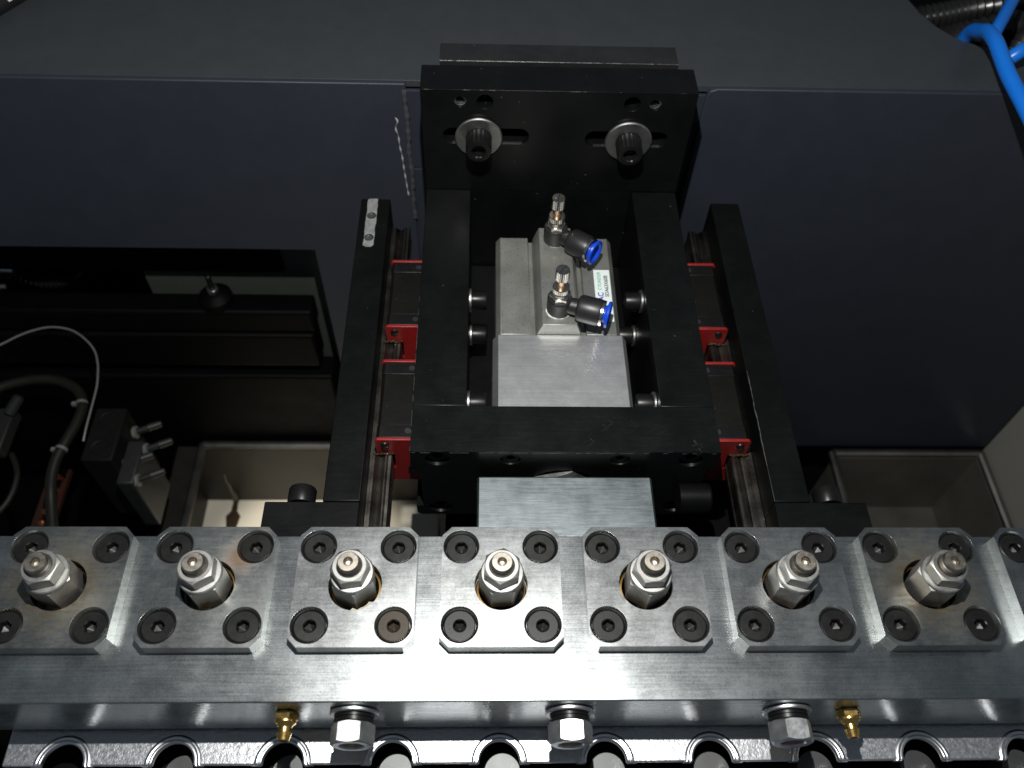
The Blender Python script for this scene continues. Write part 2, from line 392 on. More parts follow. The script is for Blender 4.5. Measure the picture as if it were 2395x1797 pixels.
# ------------------------------------------------------------------ clamp plates
def plate_mesh(mat):
    SC = [(-23.5, -22.3), (23.5, -22.3), (-23.5, 25.2), (23.5, 25.2)]
    n = 40
    root = empty('clamp_plate', (0, 0, 0))
    mb = MB().prism(rect(-35, 35, -35, 38, 5.6), 0.05, 6.0, None, [circ(0, 1.5, 15.4, n)]+[circ(x, y, 7.6, n) for x, y in SC])
    mb.build('plate_base', mat, root)
    mb = MB().prism(rect(-35, 35, -35, 38, 5.6), 6.0, 10.0, None, [circ(0, 1.5, 15.4, n)]+[circ(x, y, 10.7, n) for x, y in SC])
    o = mb.build('plate_top', mat, root, bevel=.25, seg=2)
    for x, y in SC:
        MB().lathe([(10.68, 9.8), (9.25, 7.6), (9.1, 5.0)], Matrix.Translation((x, y, 0)), 40, cap0=False, cap1=False).build('countersink', mat, root)
    return root, SC
def screw_mesh():
    mb = MB().socket([(6.0, -9), (6.0, -5), (8.8, -1.3), (9.05, -.9), (9.05, -.45), (8.5, 0), (8.0, 0), (7.8, .0)], 6.6, 5.2, None, 48)
    return mb
def clamp_plate(k, mat, label):
    root, SC = plate_mesh(mat)
    root.name = 'clamp_plate'
    for i, (x, y) in enumerate(SC):
        brown = (k == 2 and i == 1)
        rz = random.uniform(0, 6.28)
        h = screw_proto.copy() if not brown else screw_brown.copy()
        C.objects.link(h); h.parent = root; h.location = Vector((x, y, 8.2))*S; h.rotation_euler = (0, 0, rz); h.name = 'countersunk_screw'
        for ch, a0 in (('H', .62), ('K', .2), ('P', -.22), ('1', 3.7), ('2', 3.42), ('.', 3.2), ('9', 2.98)):
            a = a0
            mm = Matrix.Translation((6.0*math.cos(a), 6.0*math.sin(a), .02)) @ Matrix.Rotation(a-math.pi/2, 4, 'Z')
            text('head_marking', ch, 2.5, M['screw_brown' if brown else 'screw'], h, mm, .13)
    tag(root, label, 'plate', 'plates along the steel bar')
    root.location = Vector((XS[k], 0, 0))*S
    return root
pr = empty('screw_prototype', (0, 0, 0))
screw_proto = screw_mesh().build('countersunk_screw', M['screw'], pr)
screw_brown = screw_mesh().build('countersunk_screw', M['screw_brown'], pr)
PL = [('plate_ring', 'leftmost square steel plate, oily round its hole, cut by the left edge'),
      ('plate_rust', 'square steel plate with an orange rust smear, second from the left'),
      ('plate', 'square steel plate whose lower right screw has turned brown, third from left'),
      ('plate', 'brightest square steel plate, in the middle above the white glare'),
      ('plate', 'square steel plate just right of the glaring middle one'),
      ('plate', 'square steel plate with a chipped left edge, in front of the right rail'),
      ('plate_ring', 'square steel plate with brownish oil round its hole, second from right edge'),
      ('plate', 'rightmost steel plate, only a sliver with one screw in view')]
for k, (mt, lb) in enumerate(PL): clamp_plate(k, M[mt], lb)

# ------------------------------------------------------------------ threaded spindles with nuts, standing in the plate holes
def spindle(k, label, rz, dz=0.):
    root = empty('threaded_spindle', (XS[k], 1.5, -30), label, 'spindle', 'spindles standing in the plate holes')
    q = Matrix.Rotation(rz, 4, 'Z')
    z0 = 30.
    MB().lathe([(6.6, -10), (6.6, 30), (6.4, 36.5), (5.85, 37.1), (6.4, 37.7), (5.85, 38.3), (6.4, 38.9), (5.75, 39.5), (6.3, 40.2), (6.2, 41.0), (5.5, 42.0), (2.7, 42.05), (2.2, 41.2), (1.9, 38.5), (.01, 37.8)], Matrix.Translation((0, 0, z0+dz)), 32).build('stud', M['stud'], root, ang=28)
    lo = MB().nut(22.6, 21.5, 6.7, Matrix.Translation((0, 0, z0+4.2)) @ Matrix.Rotation(rz*1.7+.4, 4, 'Z'), chb=False).build('lower_nut', M['zinc'], root, ang=24)
    MB().lathe([(6.8, 25.6), (11.9, 25.5), (12.3, 26.0), (12.2, 27.2), (11.6, 27.8), (6.8, 28.3)], Matrix.Translation((.3, -.2, z0)), 40).build('washer', M['zinc'], root)
    MB().nut(19.0, 8.4, 6.5, Matrix.Translation((0, 0, z0+28.5)) @ q).build('upper_nut', M['zinc'], root, ang=24)
    MB().lathe([(13.2, -4), (14.3, -4), (14.3, 3.2), (13.2, 3.4)], Matrix.Translation((0, 0, z0)), 36, cap0=False, cap1=False).build('sleeve', M['copper_dark'], root)
M['copper_dark'] = plain('oily_brass_sleeve', (.16, .095, .03), .42, 1.0, var=.5, scale=300)
SP = [('nut and stud leaning left in the oily leftmost plate', .25, 0), ('nut and stud in the rust-smeared plate', .55, 0), ('nut and stud in the plate with the brown screw', .15, .5),
      ('nut and stud in the brightest middle plate', .42, 0), ('nut and stud with a rusty thread just right of the middle plate', .05, .8), ('shiny nut and stud in the plate with the chipped edge', .75, 1.2), ('nut and stud in the brown oiled plate at the right', .9, 1.6), ('nut and stud in the rightmost plate, just beyond the picture edge', .4, .5)]
for k, (lb, rz, dz) in enumerate(SP): spindle(k, lb, rz, dz)

# ------------------------------------------------------------------ studs with nuts on the bar's front face
for i, (x, z, lb, rz) in enumerate([(-81.5, -19.0, 'leftmost of three bright hex nuts on the front of the bar', .09), (39.3, -19.2, 'middle of three bright hex nuts on the front of the bar', .0), (163.6, -19.6, 'rightmost of three bright hex nuts, with copper in its bore', -.05)]):
    r = empty('hex_bolt', (x, -61.8, z), lb, 'bolt', 'nuts on the front of the bar')
    D = at((0, 0, 0), '-y') @ Matrix.Rotation(rz, 4, 'Z')
    MB().lathe([(7.3, .05), (13.2, .05), (13.8, .6), (13.8, 1.8), (13.2, 2.4), (7.3, 2.4)], D, 40).build('washer', M['zinc2'], r)
    MB().lathe([(7.2, 2.5), (10.9, 2.5), (11.2, 2.8), (11.2, 4.1), (10.6, 4.35), (10.6, 4.7), (11.2, 4.9), (11.2, 6.4), (10.9, 6.7), (7.2, 6.7)], D, 40).build('spring_washer', M['cap'], r)
    MB().nut(21.6, 11.6, 6.6, D @ Matrix.Translation((0, 0, 6.8)), chb=True).build('nut', M['zinc2'], r, ang=24)
    MB().lathe([(6.5, 1), (6.5, 15.2), (5.6, 16.2), (.01, 16.2)], D, 24).build('stud', M['brass' if i < 2 else 'copper'], r)
for x, z, lb in [(-119.5, -20.0, 'brass hose nipple on the front of the bar, on the left'), (199.5, -21.5, 'brass hose nipple on the front of the bar, on the right')]:
    r = empty('brass_nipple', (x, -61.8, z), lb, 'nipple', 'brass nipples on the front of the bar')
    D = at((0, 0, 0), '-y') @ Matrix.Rotation(.12, 4, 'Z')
    MB().nut(12.2, 4.6, 2.0, D @ Matrix.Translation((0, 0, .1))).build('hex', M['brass'], r, ang=24)
    MB().lathe([(6.0, 4.7), (5.9, 5.6), (4.3, 7.2), (3.7, 8.2), (3.7, 10.6), (4.3, 10.9), (3.2, 15.0), (2.2, 15.1), (2.0, 12)], D, 32).build('barb', M['brass'], r, ang=25)

# ------------------------------------------------------------------ cast carrier with half-round notches at the bottom
PX = [63.5*k+.3 for k in range(-4, 6)]
ct = empty('cast_carrier', (30, -60, -90), 'shiny cast aluminium rail with half-round notches along the bottom edge', 'rail')
ol = [(-288, -6), (-288, -81)]
for x in PX:
    if x > -285: ol += [(x+12.4*math.cos(a), -81.0+12.4*math.sin(a)) if 0 < a < math.pi else (x+12.4*math.cos(a), -81) for a in [math.pi*(1-i/18) for i in range(19)]]
ol += [(420, -81), (420, -6)]
org = Vector((30, -60, -90))
mb = MB().prism(ol[::-1], -62, -58.5); mb.v = [v-org for v in mb.v]
mb.build('carrier_body', M['cast'], ct, bevel=.9, seg=3)
def rim(parent, x):
    rs = []
    prof = [(11.9, -3), (11.9, -.3), (12.3, .5), (13.0, .75), (13.7, .45), (14.2, .4), (14.7, .75), (15.3, .8), (16.0, .4), (16.8, -.15), (16.8, -3)]
    pts = [math.pi*i/24 for i in range(25)]
    for a in pts: rs.append([(r*math.cos(a), r*math.sin(a), z) for r, z in prof])
    rs.insert(0, [(p[0]*1.05+.3, -.9, p[2]-.5) for p in rs[0]])
    rs.append([(p[0]*1.05-.3, -.9, p[2]-.5) for p in rs[-1]])
    m = MB().rings(rs, Matrix.Translation((x-30, -80.6+60, -58.5+90)))
    return m.build('notch_rim', M['rim'], parent, ang=50)
for x in PX: rim(ct, x)
lr = empty('lower_rail', (30, -92, -100), 'second notched aluminium rail just showing below the cast carrier', 'rail')
for a, b in zip(PX[:-1], PX[1:]):
    MB().box(a+17-30, b-15-30, -9, 6.5, 4, 33).build('rail_segment', M['cast'], lr, bevel=1.6, seg=2)
MB().box(-320, 390, 2, 40, -40, 10).build('rail_web', M['deep'], lr)
for i, x in enumerate(PX):
    if i == 0: continue
    p = MB().lathe([(11.4, -30), (11.4, -1), (10.8, 0), (.01, 0)], None, 32)
    o = p.build('lit_disc', M['disc']); o.location = Vector((x+2.0, -83.5, -73))*S  # disc stands for the lit surface, its round edge for the notch's shadow
    tag(o, 'dull grey round pin under the %s half-round notch from the left' % ('first', 'second', 'third', 'fourth', 'fifth', 'sixth', 'seventh', 'eighth', 'ninth', 'tenth')[i], 'disc', 'discs under the carrier notches')

# ------------------------------------------------------------------ slide carriage: frame, bracket, screws
CX0 = 44.2
cg = empty('slide_carriage', (CX0, 222, -89), 'black steel box carriage with tall slotted rear bracket and open top', 'carriage')
og = Vector((CX0, 222, -89))
def part(mb, name, mat, parent, o=og, **k):
    mb.v = [v-o for v in mb.v]; return mb.build(name, mat, parent, **k)
wl = [(-58.5, 0), (-58.5, -9.2), (-53.5, -9.2), (-53.5, -89), (-22.3, -89), (-22.3, 0)]
part(MB().prism(wl[::-1], -347.8, -133.2, XZ), 'side_wall', M['black'], cg, bevel=.5)
part(MB().prism([(2*CX0-x, z) for x, z in wl], -347.8, -133.2, XZ), 'side_wall', M['black'], cg, bevel=.5)
fpl = [(-58.5, 0), (-58.5, -21), (-53.2, -24), (-53.2, -75), (-58.5, -76), (-58.5, -86), (-55.5, -89), (CX0, -89)]
fp = fpl+[(2*CX0-x, z) for x, z in fpl[:-1]][::-1]
fh = [(-41, -9.6), (7.6, -9.8), (80.8, -9.8), (128.5, -10.2), (-41, -77), (129, -76)]
part(MB().prism(fp[::-1], -132.9, -97, XZ, [circ(CX0, -52, 28, 40)]+[circ(x, z, 8.2 if abs(x-CX0) > 60 else 6.8, 28) for x, z in fh]), 'front_plate', M['black'], cg, bevel=.5)
for x, z in fh:
    big = abs(x-CX0) > 60
    part(MB().socket([(7.9 if big else 6.5, -8), (7.9 if big else 6.5, -.5), (7.3 if big else 6, 0), (6, 0)], 6.6 if big else 5.2, 4, at((x, 99.5 if big else 98.2, z), '-y')), 'cap_screw', M['cap'], cg)
part(MB().box(-50, 138, 133.5, 347, -95, -89.3), 'added_dark_bottom', M['black2'], cg, bevel=.5)  # added plate that keeps the opening dark below the cylinder
part(MB().box(-22.1, 110.4, 348.3, 377, -95, -.1), 'rear_wall', M['black'], cg)
# bracket
sl1 = slot(-36, 16, 54.2, 7.2); sl2 = slot(74, 124, 53.0, 7.2)
hs = [circ(-29.3, 85, 4.6, 20), circ(-10.9, 85.2, 6.2, 24), circ(99.3, 85.2, 6.2, 24), circ(116.7, 84.8, 4.6, 20)]
part(MB().prism(rect(-58.8, 147.4, .25, 95.5), -378, -348.1, XZ, [sl1, sl2]+hs), 'bracket_plate', M['black'], cg, bevel=.6)
part(MB().box(-57, 145, 378.2, 381, 2, 90), 'bracket_backing', M['black2'], cg)
for cx, cz in ((-29.3, 85), (116.7, 84.8)):
    pts = [(cx+4.5*math.cos(a*.6), 349+a*.22, cz+4.5*math.sin(a*.6)) for a in range(0, 90)]
    part(MB().tube(pts, .62, 6, 1), 'tapped_thread', M['washer'], cg)
for cx, cz in ((-15.6, 53.8), (100.5, 52.2)):
    D = at((cx, 347.9, cz), '-y')
    cs = part(MB().socket([(8.2, 3.2), (9.9, 3.4), (10.0, 4.2), (10.0, 16.6), (9.2, 18.2), (7.6, 18.4)], 9.6, 8, D, 48, (2, 3, .6)), 'cap_screw', M['cap'], cg)
    part(MB().lathe([(6.4, 2.7), (10.2, 2.7), (10.2, 3.2), (6.4, 3.2)], D, 40), 'spring_washer', M['cap'], cs)
    part(MB().lathe([(6.4, .1), (17.6, .1), (18.2, .6), (18.2, 1.9), (17.4, 2.5), (6.4, 2.5)], D, 48), 'washer', M['washer'], cs)
# cap screws holding the rail blocks (inside the opening)
for sx, x0, ax in ((1, -22.2, 'x'), (-1, 110.6, '-x')):
    for y, z in ((240, -14), (240, -56), (146, -16), (146, -58)):
        D = at((x0, y, z), ax)
        cs = part(MB().socket([(6.0, 2.2), (7.3, 2.5), (7.5, 3.2), (7.5, 12.2), (6.9, 13.4), (5.6, 13.5)], 6.6, 5.5, D, 48, (2, 3, .35)), 'cap_screw', M['cap'], cg)
        part(MB().lathe([(5.2, .1), (8.6, .1), (8.9, .5), (8.9, 1.7), (8.5, 2.1), (5.2, 2.1)], D, 36), 'spring_washer', M['washer'], cs)
# round end of the bore plug at the right side
D = at((126, 90, -50), 'x')
part(MB().lathe([(10.5, 0), (10.5, 21), (9.5, 22.4), (.01, 22.4)], D, 32), 'side_plug', M['black2'], cg)
random.seed(21)
for i in range(16):
    u = random.uniform(58, 132); v_ = 100+14*math.sin((u-50)*.04)+random.uniform(-2, 9); q = random.uniform(1.4, 2.6); m_ = Matrix.Translation((u, v_, .06)) @ Matrix.Rotation(random.uniform(.3, .8), 4, 'Z')
    pts_ = [m_ @ Vector(p) for p in ((-q, -q*.8, 0), (q, -q*.8, 0), (q, q*.8, 0), (-q, q*.8, 0))]
    part(MB().tube(pts_[:random.randint(2, 4)], .11, 5, 1), 'scuff_mark', M['scuff'], cg)

def worn(parent, name, a, b, r, o, seed, mat='washer', gap=.35):
    random.seed(seed); a = Vector(a); b = Vector(b); n = max(6, int((b-a).length/3.2)); k0 = None; run = []
    m = MB()
    def flush():
        if len(run) > 1: m.tube(list(run), r, 5, 1, lambda i, L: r*random.uniform(.25, 1.0))
        run.clear()
    for i in range(n+1):
        if random.random() < gap*.5: flush()
        run.append(a+(b-a)*(i/n))
    flush()
    return part(m, name, M[mat], parent, o)
worn(cg, 'worn_edge', (-58.3, 97.15, -.15), (146.8, 97.15, -.15), .3, og, 1, mat='worn', gap=.2)
worn(cg, 'worn_edge', (-58.3, 96.95, -1.7), (146.8, 96.95, -1.7), .2, og, 2, gap=.9)
worn(cg, 'worn_edge', (-58.45, 97.2, -.1), (-58.45, 232, -.1), .26, og, 3, gap=.8)
worn(cg, 'worn_edge', (-58.6, 348.25, 95.3), (147.2, 348.25, 95.3), .17, og, 4, gap=.2, mat='worn')
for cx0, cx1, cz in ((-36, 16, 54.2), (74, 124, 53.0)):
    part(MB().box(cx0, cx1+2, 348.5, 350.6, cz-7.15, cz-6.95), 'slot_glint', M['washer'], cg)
sb = tag(part(MB().box(-45.5, 136.5, 382.4, 405, 58, 96.5), 'scale_bar', M['scale'], None, Vector((0, 0, 0)), bevel=.6), 'dark flat steel bar with mill scale behind the top of the bracket', 'bar')

for o_, lab in ((worn(None, 'worn_edge', (-45.4, 382.6, 96.3), (136.4, 382.6, 96.3), .22, Vector((0, 0, 0)), 6, mat='worn', gap=.3), 0),): o_.parent = sb
# ------------------------------------------------------------------ pneumatic cylinder
cy = empty('pneumatic_cylinder', (CX0+1, 255, -105), 'square grey aluminium pneumatic cylinder lying in the black carriage', 'cylinder')
oc = Vector((CX0+1, 255, -105)); cc = 45.0
half = [(12.6, -1.5), (16.6, -13.0), (17.2, -18), (20.6, -18), (20.9, -13), (43.2, -13), (46.6, -17.6), (46.6, -96), (42, -101), (0, -101)]
prof = [(cc+x, z) for x, z in half]+[(cc-x, z) for x, z in half[:-1]][::-1]
part(MB().prism(prof[::-1], -306, -206, XZ), 'body', M['anod'], cy, oc, bevel=.35)
blk = [(-.2, -13), (92.2, -13), (95.5, -19), (95.5, -100), (-4, -100), (-4, -19)]
part(MB().prism(blk[::-1], -205.7, -134, XZ), 'end_block', M['milled'], cy, oc, bevel=.35)
part(MB().lathe([(11.5, -70), (11.5, 40), (10.5, 41)], at((CX0, 134, -52), '-y'), 32), 'piston_rod', M['nickel'], cy, oc)
part(MB().nut(47, 12, 11.7, at((CX0, 106, -52), '-y') @ Matrix.Rotation(.3, 4, 'Z')), 'rod_nut', M['washer'], cy, oc, ang=24)
stk = part(MB().box(74.9, 87.4, 219, 271.5, -12.95, -12.75), 'label_sticker', M['white'], cy, oc)
def st(body, size, mat, x, y, **k):
    return text('lettering', body, size, M[mat], stk, Matrix.Translation(Vector((x, y, -12.66))-oc) @ Matrix.Rotation(math.pi/2, 4, 'Z'), .04, **k)
st('CYLINDER', 4.0, 'inkgreen', 79.0, 259.5, shear=.2)
st('AirTAC', 6.2, 'inkblue', 79.4, 238.0, bold=.12)
st('SDA63X60B', 4.3, 'inkblack', 84.2, 254.5, bold=.05)
st('AIRTAC', 2.6, 'inkblack', 84.4, 231)

# ------------------------------------------------------------------ flow control fittings
def fitting(x, y, d, label, tape):
    r = empty('flow_control_fitting', (x, y, -1.5), label, 'fitting', 'speed control fittings on the cylinder')
    d = Vector(d).normalized(); zc = 8.2
    MB().lathe([(8.2, 0.05), (9.0, .7), (9.2, 2), (9.2, 13.6), (8.5, 14.6), (5, 14.7)], None, 36).build('elbow_body', M['bplastic'], r)
    P = along((0, 0, zc), d)
    MB().lathe([(5.8, 4), (6.4, 15.5), (6.6, 15.6)], P, 32).build('neck', M['bplastic'], r)
    MB().lathe([(7.8, 13.5), (9.4, 14.8), (10.1, 17), (10.1, 29.0), (9.5, 31.2), (6, 31.3)], P, 40).build('port_barrel', M['bplastic'], r)
    MB().lathe([(9.1, 31.2), (9.7, 31.5), (9.7, 33.3), (9.2, 33.6), (6, 33.6)], P, 40).build('port_ring', M['nickel'], r)
    MB().lathe([(6.2, 33.4), (6.4, 34.8), (9.4, 35.4), (10.0, 36.2), (9.8, 37.4), (8.8, 38.0), (7.8, 37.6), (7.0, 36.6), (6.6, 35.9), (5.0, 35.7)], P, 40, cap1=True).build('release_collar', M['blue'], r)
    MB().nut(13.6, 3.4, 2.0, Matrix.Translation((0, 0, 14.6)), chb=False).build('valve_hex', M['nickel'], r, ang=24)
    MB().lathe([(5.8, 18), (5.6, 20.2), (4.6, 21.2), (4.6, 22.2)], None, 32).build('valve_neck', M['nickel'], r)
    MB().lathe([(5.2, 21.8), (6.4, 22.3), (6.4, 26.0), (5.8, 26.6), (3.4, 26.7)], None, 56, (1, 2, .35)).build('lock_nut', M['nickel'], r, ang=20)
    MB().lathe([(3.3, 26), (3.3, 34.6)], None, 24).build('valve_stem', M['bronze'], r)
    kb = MB().lathe([(3.0, 34.4), (5.1, 34.7), (5.1, 43.2), (4.6, 43.8), (.01, 43.9)], None, 48, (1, 2, .42)).build('knob', M['nickel'], r, ang=20)
    MB().box(-4.4, 4.4, -.45, .45, 43.85, 44.05, Matrix.Rotation(.9 if tape else 1.35, 4, 'Z')).build('slot_mark', M['inkblack'], kb)
    text('knob_marking', 'IN', 3.0, M['nickel'], kb, Matrix.Translation((-2.0 if not tape else 2.0, .6, 43.95)) @ Matrix.Rotation(.5 if tape else 1.35, 4, 'Z'), .15)
    if tape:
        MB().lathe([(8.9, -.02), (9.6, .25), (9.4, .9), (8.65, 1.1)], Matrix.Rotation(.4, 4, 'Z') @ Matrix.Diagonal((1.04, .97, 1, 1)), 11).build('thread_tape', M['tape'], r)
    else:
        MB().lathe([(8.5, 0.02), (8.9, .05), (8.9, .5), (8.5, .6)], None, 36).build('seal_ring', M['nickel'], r)
fitting(44.8, 293, (29, -22, .5), 'rear speed control fitting, its blue collar turned towards the front', False)
fitting(44.6, 220.2, (36, -11.5, 0), 'front speed control fitting seated in white thread tape', True)

# ------------------------------------------------------------------ push block in front of the carriage
pb = empty('push_block', (CX0, 68, -98), 'grey blasted aluminium block between the carriage and the plates', 'block')
part(MB().box(-14.4, 102.6, 44, 90.3, -98, -20), 'block_body', M['push'], pb, Vector((CX0, 68, -98)), bevel=1.5, seg=1)
part(MB().box(-20, 110, 39.5, 43.8, -70, -13), 'front_lip', M['zinc2'], pb, Vector((CX0, 68, -98)), bevel=.4)

# ------------------------------------------------------------------ rails, rail bars, rail blocks
def mir(x, side): return x if side < 0 else 2*CX0-x
RP = [(0, -9), (3.2, -9), (4.2, -8.2), (6.4, -6.6), (7.2, -6.2), (8.4, -6.5), (9.2, -7.6), (10.4, -8.9), (11.4, -9), (12.0, -8.4), (12.6, -8.9), (14.4, -8.9), (15.2, -8.0), (15.2, -5.0), (14.7, -4.6), (14.7, 4.6), (15.2, 5.0)]
RP += [(h, -w_) for h, w_ in RP[:13]][::-1]
for side, lb in ((-1, 'oily profiled guide rail left of the black carriage'), (1, 'oily profiled guide rail right of the black carriage')):
    r = empty('guide_rail', (mir(-88, side), 180, -46), lb, 'rail', 'guide rails beside the carriage')
    o = Vector((mir(-88, side), 180, -46))
    pr_ = [(mir(-87.9+h, side), -36.5+w_) for h, w_ in RP]
    part(MB().prism(pr_, -331, -38, XZ), 'rail_profile', M['rail'], r, o, bevel=0, ang=20)
    b = empty('rail_bar', (mir(-100, side), 190, -75), 'black bar with a scraped bright strip and two threaded holes, left of the carriage' if side < 0 else 'black bar with a chipped inner edge, right of the carriage', 'bar', 'black bars carrying the guide rails')
    o = Vector((mir(-100, side), 190, -75))
    xa, xb = sorted((mir(-111.8, side), mir(-88.2, side)))
    part(MB().box(xa, xb, 63.3, 341, -75, -5), 'bar_body', M['black2'], b, o, bevel=.7)
    xa, xb = sorted((mir(-148, side), mir(-88.2, side)))
    foot = rect(xa, xb, -75, -5, 0)
    part(MB().prism(rect(xa, xb, 22, 63, 0), -75, -4.9), 'foot', M['black2'], b, o, bevel=3.0 if False else .8)
    D = at((mir(-126.6, side), 63, -12.5), 'y')
    part(MB().socket([(8.4, 1), (8.9, 1.6), (8.9, 11.5), (8.3, 12.6), (6.4, 12.8)], 7.6, 6, D, 56, (1, 2, .4)), 'cap_screw', M['cap'], b, o)
    if side < 0:
        strip = []
        for i in range(14): strip.append((-106.2+random.uniform(-.35, .35)+.0, 288+i*4.0))
        strip += [(-104.5, 341), (-98.6, 341.0)]
        for i in range(13, -1, -1): strip.append((-98.0+random.uniform(-.35, .35), 288.6+i*4.0))
        strip += [(-99.5, 286.6), (-103.5, 286.2)]
        part(MB().prism(strip[::-1], -5.02, -4.8), 'bare_strip', M['bare'], b, o)
        for yy in (321, 296.5):
            h = part(MB().lathe([(3.7, -.02), (3.6, .25), (2.9, .28), (2.9, .1), (.01, .1)], Matrix.Translation((-102, yy, -4.85)), 24), 'threaded_hole', M['inkblack'], b, o)
            part(MB().lathe([(2.7, .12), (2.7, .34), (2.2, .34), (2.2, .14)], Matrix.Translation((-102.2, yy-.3, -4.85)), 20), 'thread_glint', M['washer'], h, o)
    else:
        random.seed(5)
        chip = [(mir(-88.2, 1)+.3+random.uniform(-.25, .35), 168-i*5.2, -4.95) for i in range(16)]
        part(MB().tube(chip, .3, 6, 2, lambda i, L: .15+.35*random.random()), 'chipped_edge', M['washer'], b, o)
    for (ya, yb), wh in (((111.5, 179.5), 'front'), ((209.5, 277.2), 'rear')):
        g = empty('rail_block', (mir(-70, side), (ya+yb)/2, -63), '%s red-ended slide block on the %s guide rail' % (wh, 'left' if side < 0 else 'right'), 'slide block', 'slide blocks on the guide rails')
        o = Vector((mir(-70, side), (ya+yb)/2, -63))
        def cpro(x0, x1, z0, z1, ch=2.2):
            a = [(x0, z1-ch), (x0+ch, z1), (x1, z1), (x1, z0), (x0+ch, z0), (x0, z0+ch), (x0, -46.8), (x0+3, -46.8), (-74.5, -44), (-71.8, -46.6), (-71.5, -26.4), (-74.5, -29), (x0+3, -26.2), (x0, -26.2)]
            return [(mir(x, side), z) for x, z in a]
        part(MB().prism(cpro(-82.4, -53.8, -62.5, -10.4), -yb+13, -ya-13, XZ), 'block_body', M['blockbody'], g, o, bevel=.3)
        for (a, b2) in ((ya+2.4, ya+12.9), (yb-12.9, yb-2.4)):
            cp = part(MB().prism(cpro(-82.9, -53.9, -62.8, -10.0), -b2, -a, XZ), 'end_cap', M['endcap'], g, o, bevel=.4)
            ym = (a+b2)/2
            mx = mir(-72.6, side)
            text('embossed_mark', 'EG15', 4.2, M['blockbody'], cp, Matrix.Translation(Vector((mx, ym, -9.95))-o), .10, bold=.03)
            for q in ((-6.2, 6.2, -2.7, -2.4), (-6.2, 6.2, 2.4, 2.7)):
                part(MB().box(mx+q[0], mx+q[1], ym+q[2], ym+q[3], -10.0, -9.8), 'mark_frame', M['blockbody'], cp, o)
            part(MB().lathe([(2.2, 0), (2.2, .15), (.01, .1)], Matrix.Translation((mir(-61.6, side), ym, -9.98)), 18), 'grease_port', M['inkblack'], cp, o)
        for a, b2 in ((ya, ya+2.3), (yb-2.3, yb)):
            sp = part(MB().prism(cpro(-83.6, -53.6, -63.4, -9.6, 1.6), -b2, -a, XZ), 'end_seal', M['red'], g, o, bevel=.35)
            fy = a-.1
            if b2 < yb:
                for px, pz in ((-77, -15.4), (-60.5, -46)):
                    part(MB().lathe([(2.9, 0), (2.6, 1.0), (1.2, 1.5), (.01, 1.4)], at((mir(px, side), fy, pz), '-y'), 18), 'seal_screw', M['cap'], sp, o)
                # grease squeezed out around the rail
                random.seed(int(ya)+side)
                gp = [(mir(-86+1.1*i, side), fy-.4+random.uniform(-.5, .2), -26.6+random.uniform(-.5, .9)) for i in range(14)]
                part(MB().tube(gp, .8, 6, 2, lambda i, L: .5+.5*random.random()), 'grease_bead', M['oil'], sp, o)
                text('seal_marking', '15', 3.6, M['red'], sp, Matrix.Translation(Vector((mir(-62, side), fy, -58))-o) @ Matrix.Rotation(math.pi/2, 4, 'X') @ Matrix.Rotation(-math.pi/2, 4, 'Z'), .12)

# ------------------------------------------------------------------ trays below, pale post
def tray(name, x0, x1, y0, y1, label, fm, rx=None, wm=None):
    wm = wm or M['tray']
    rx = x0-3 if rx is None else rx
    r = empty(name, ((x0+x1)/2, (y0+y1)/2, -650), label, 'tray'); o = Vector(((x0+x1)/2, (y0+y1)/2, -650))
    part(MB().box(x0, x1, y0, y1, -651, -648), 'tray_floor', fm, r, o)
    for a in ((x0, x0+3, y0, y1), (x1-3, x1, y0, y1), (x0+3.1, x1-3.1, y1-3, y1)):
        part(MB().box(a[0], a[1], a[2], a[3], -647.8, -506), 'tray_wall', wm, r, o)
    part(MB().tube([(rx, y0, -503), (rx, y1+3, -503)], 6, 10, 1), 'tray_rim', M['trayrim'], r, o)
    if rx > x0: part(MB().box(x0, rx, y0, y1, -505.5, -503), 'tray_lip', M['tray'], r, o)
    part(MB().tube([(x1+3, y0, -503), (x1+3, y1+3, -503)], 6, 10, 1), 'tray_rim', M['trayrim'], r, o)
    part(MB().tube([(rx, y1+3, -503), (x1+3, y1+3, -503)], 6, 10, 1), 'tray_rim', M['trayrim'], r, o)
    return r, o
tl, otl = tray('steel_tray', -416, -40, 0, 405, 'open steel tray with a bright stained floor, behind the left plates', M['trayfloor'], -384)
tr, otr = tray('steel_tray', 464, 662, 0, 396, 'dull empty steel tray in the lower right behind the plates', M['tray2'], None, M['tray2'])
# oil streak on the left tray's back wall and floor
random.seed(11)
part(MB().tube([(-372+random.uniform(-2, 2), 401.6, z) for z in range(-648, -560, 10)], 3, 6, 3, lambda i, L: max(.4, 5-L*.05)), 'oil_streak', M['oil'], tl, otl)
part(MB().prism([(-377, 300), (-368, 300), (-366, 350), (-362, 376), (-368, 384), (-369, 401), (-376, 401), (-377, 384), (-383, 376), (-378, 350)], -647.9, -647.5), 'oil_streak', M['oil'], tl, otl)
tag(part(MB().box(-99.6, -66, 150, 296, -645, -480), 'support_block', M['trayfloor'], None, Vector((0, 0, 0)), bevel=1), 'pale cream block far below the front left corner of the carriage', 'block')
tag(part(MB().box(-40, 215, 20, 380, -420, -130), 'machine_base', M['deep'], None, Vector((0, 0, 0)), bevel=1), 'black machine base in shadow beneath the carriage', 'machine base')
tag(part(MB().box(655, 720, 120, 262, -560, -470), 'purple_box', M['purple'], None, Vector((0, 0, 0)), bevel=2), 'dark purple box corner at the lower right edge beside the beige panel', 'box')

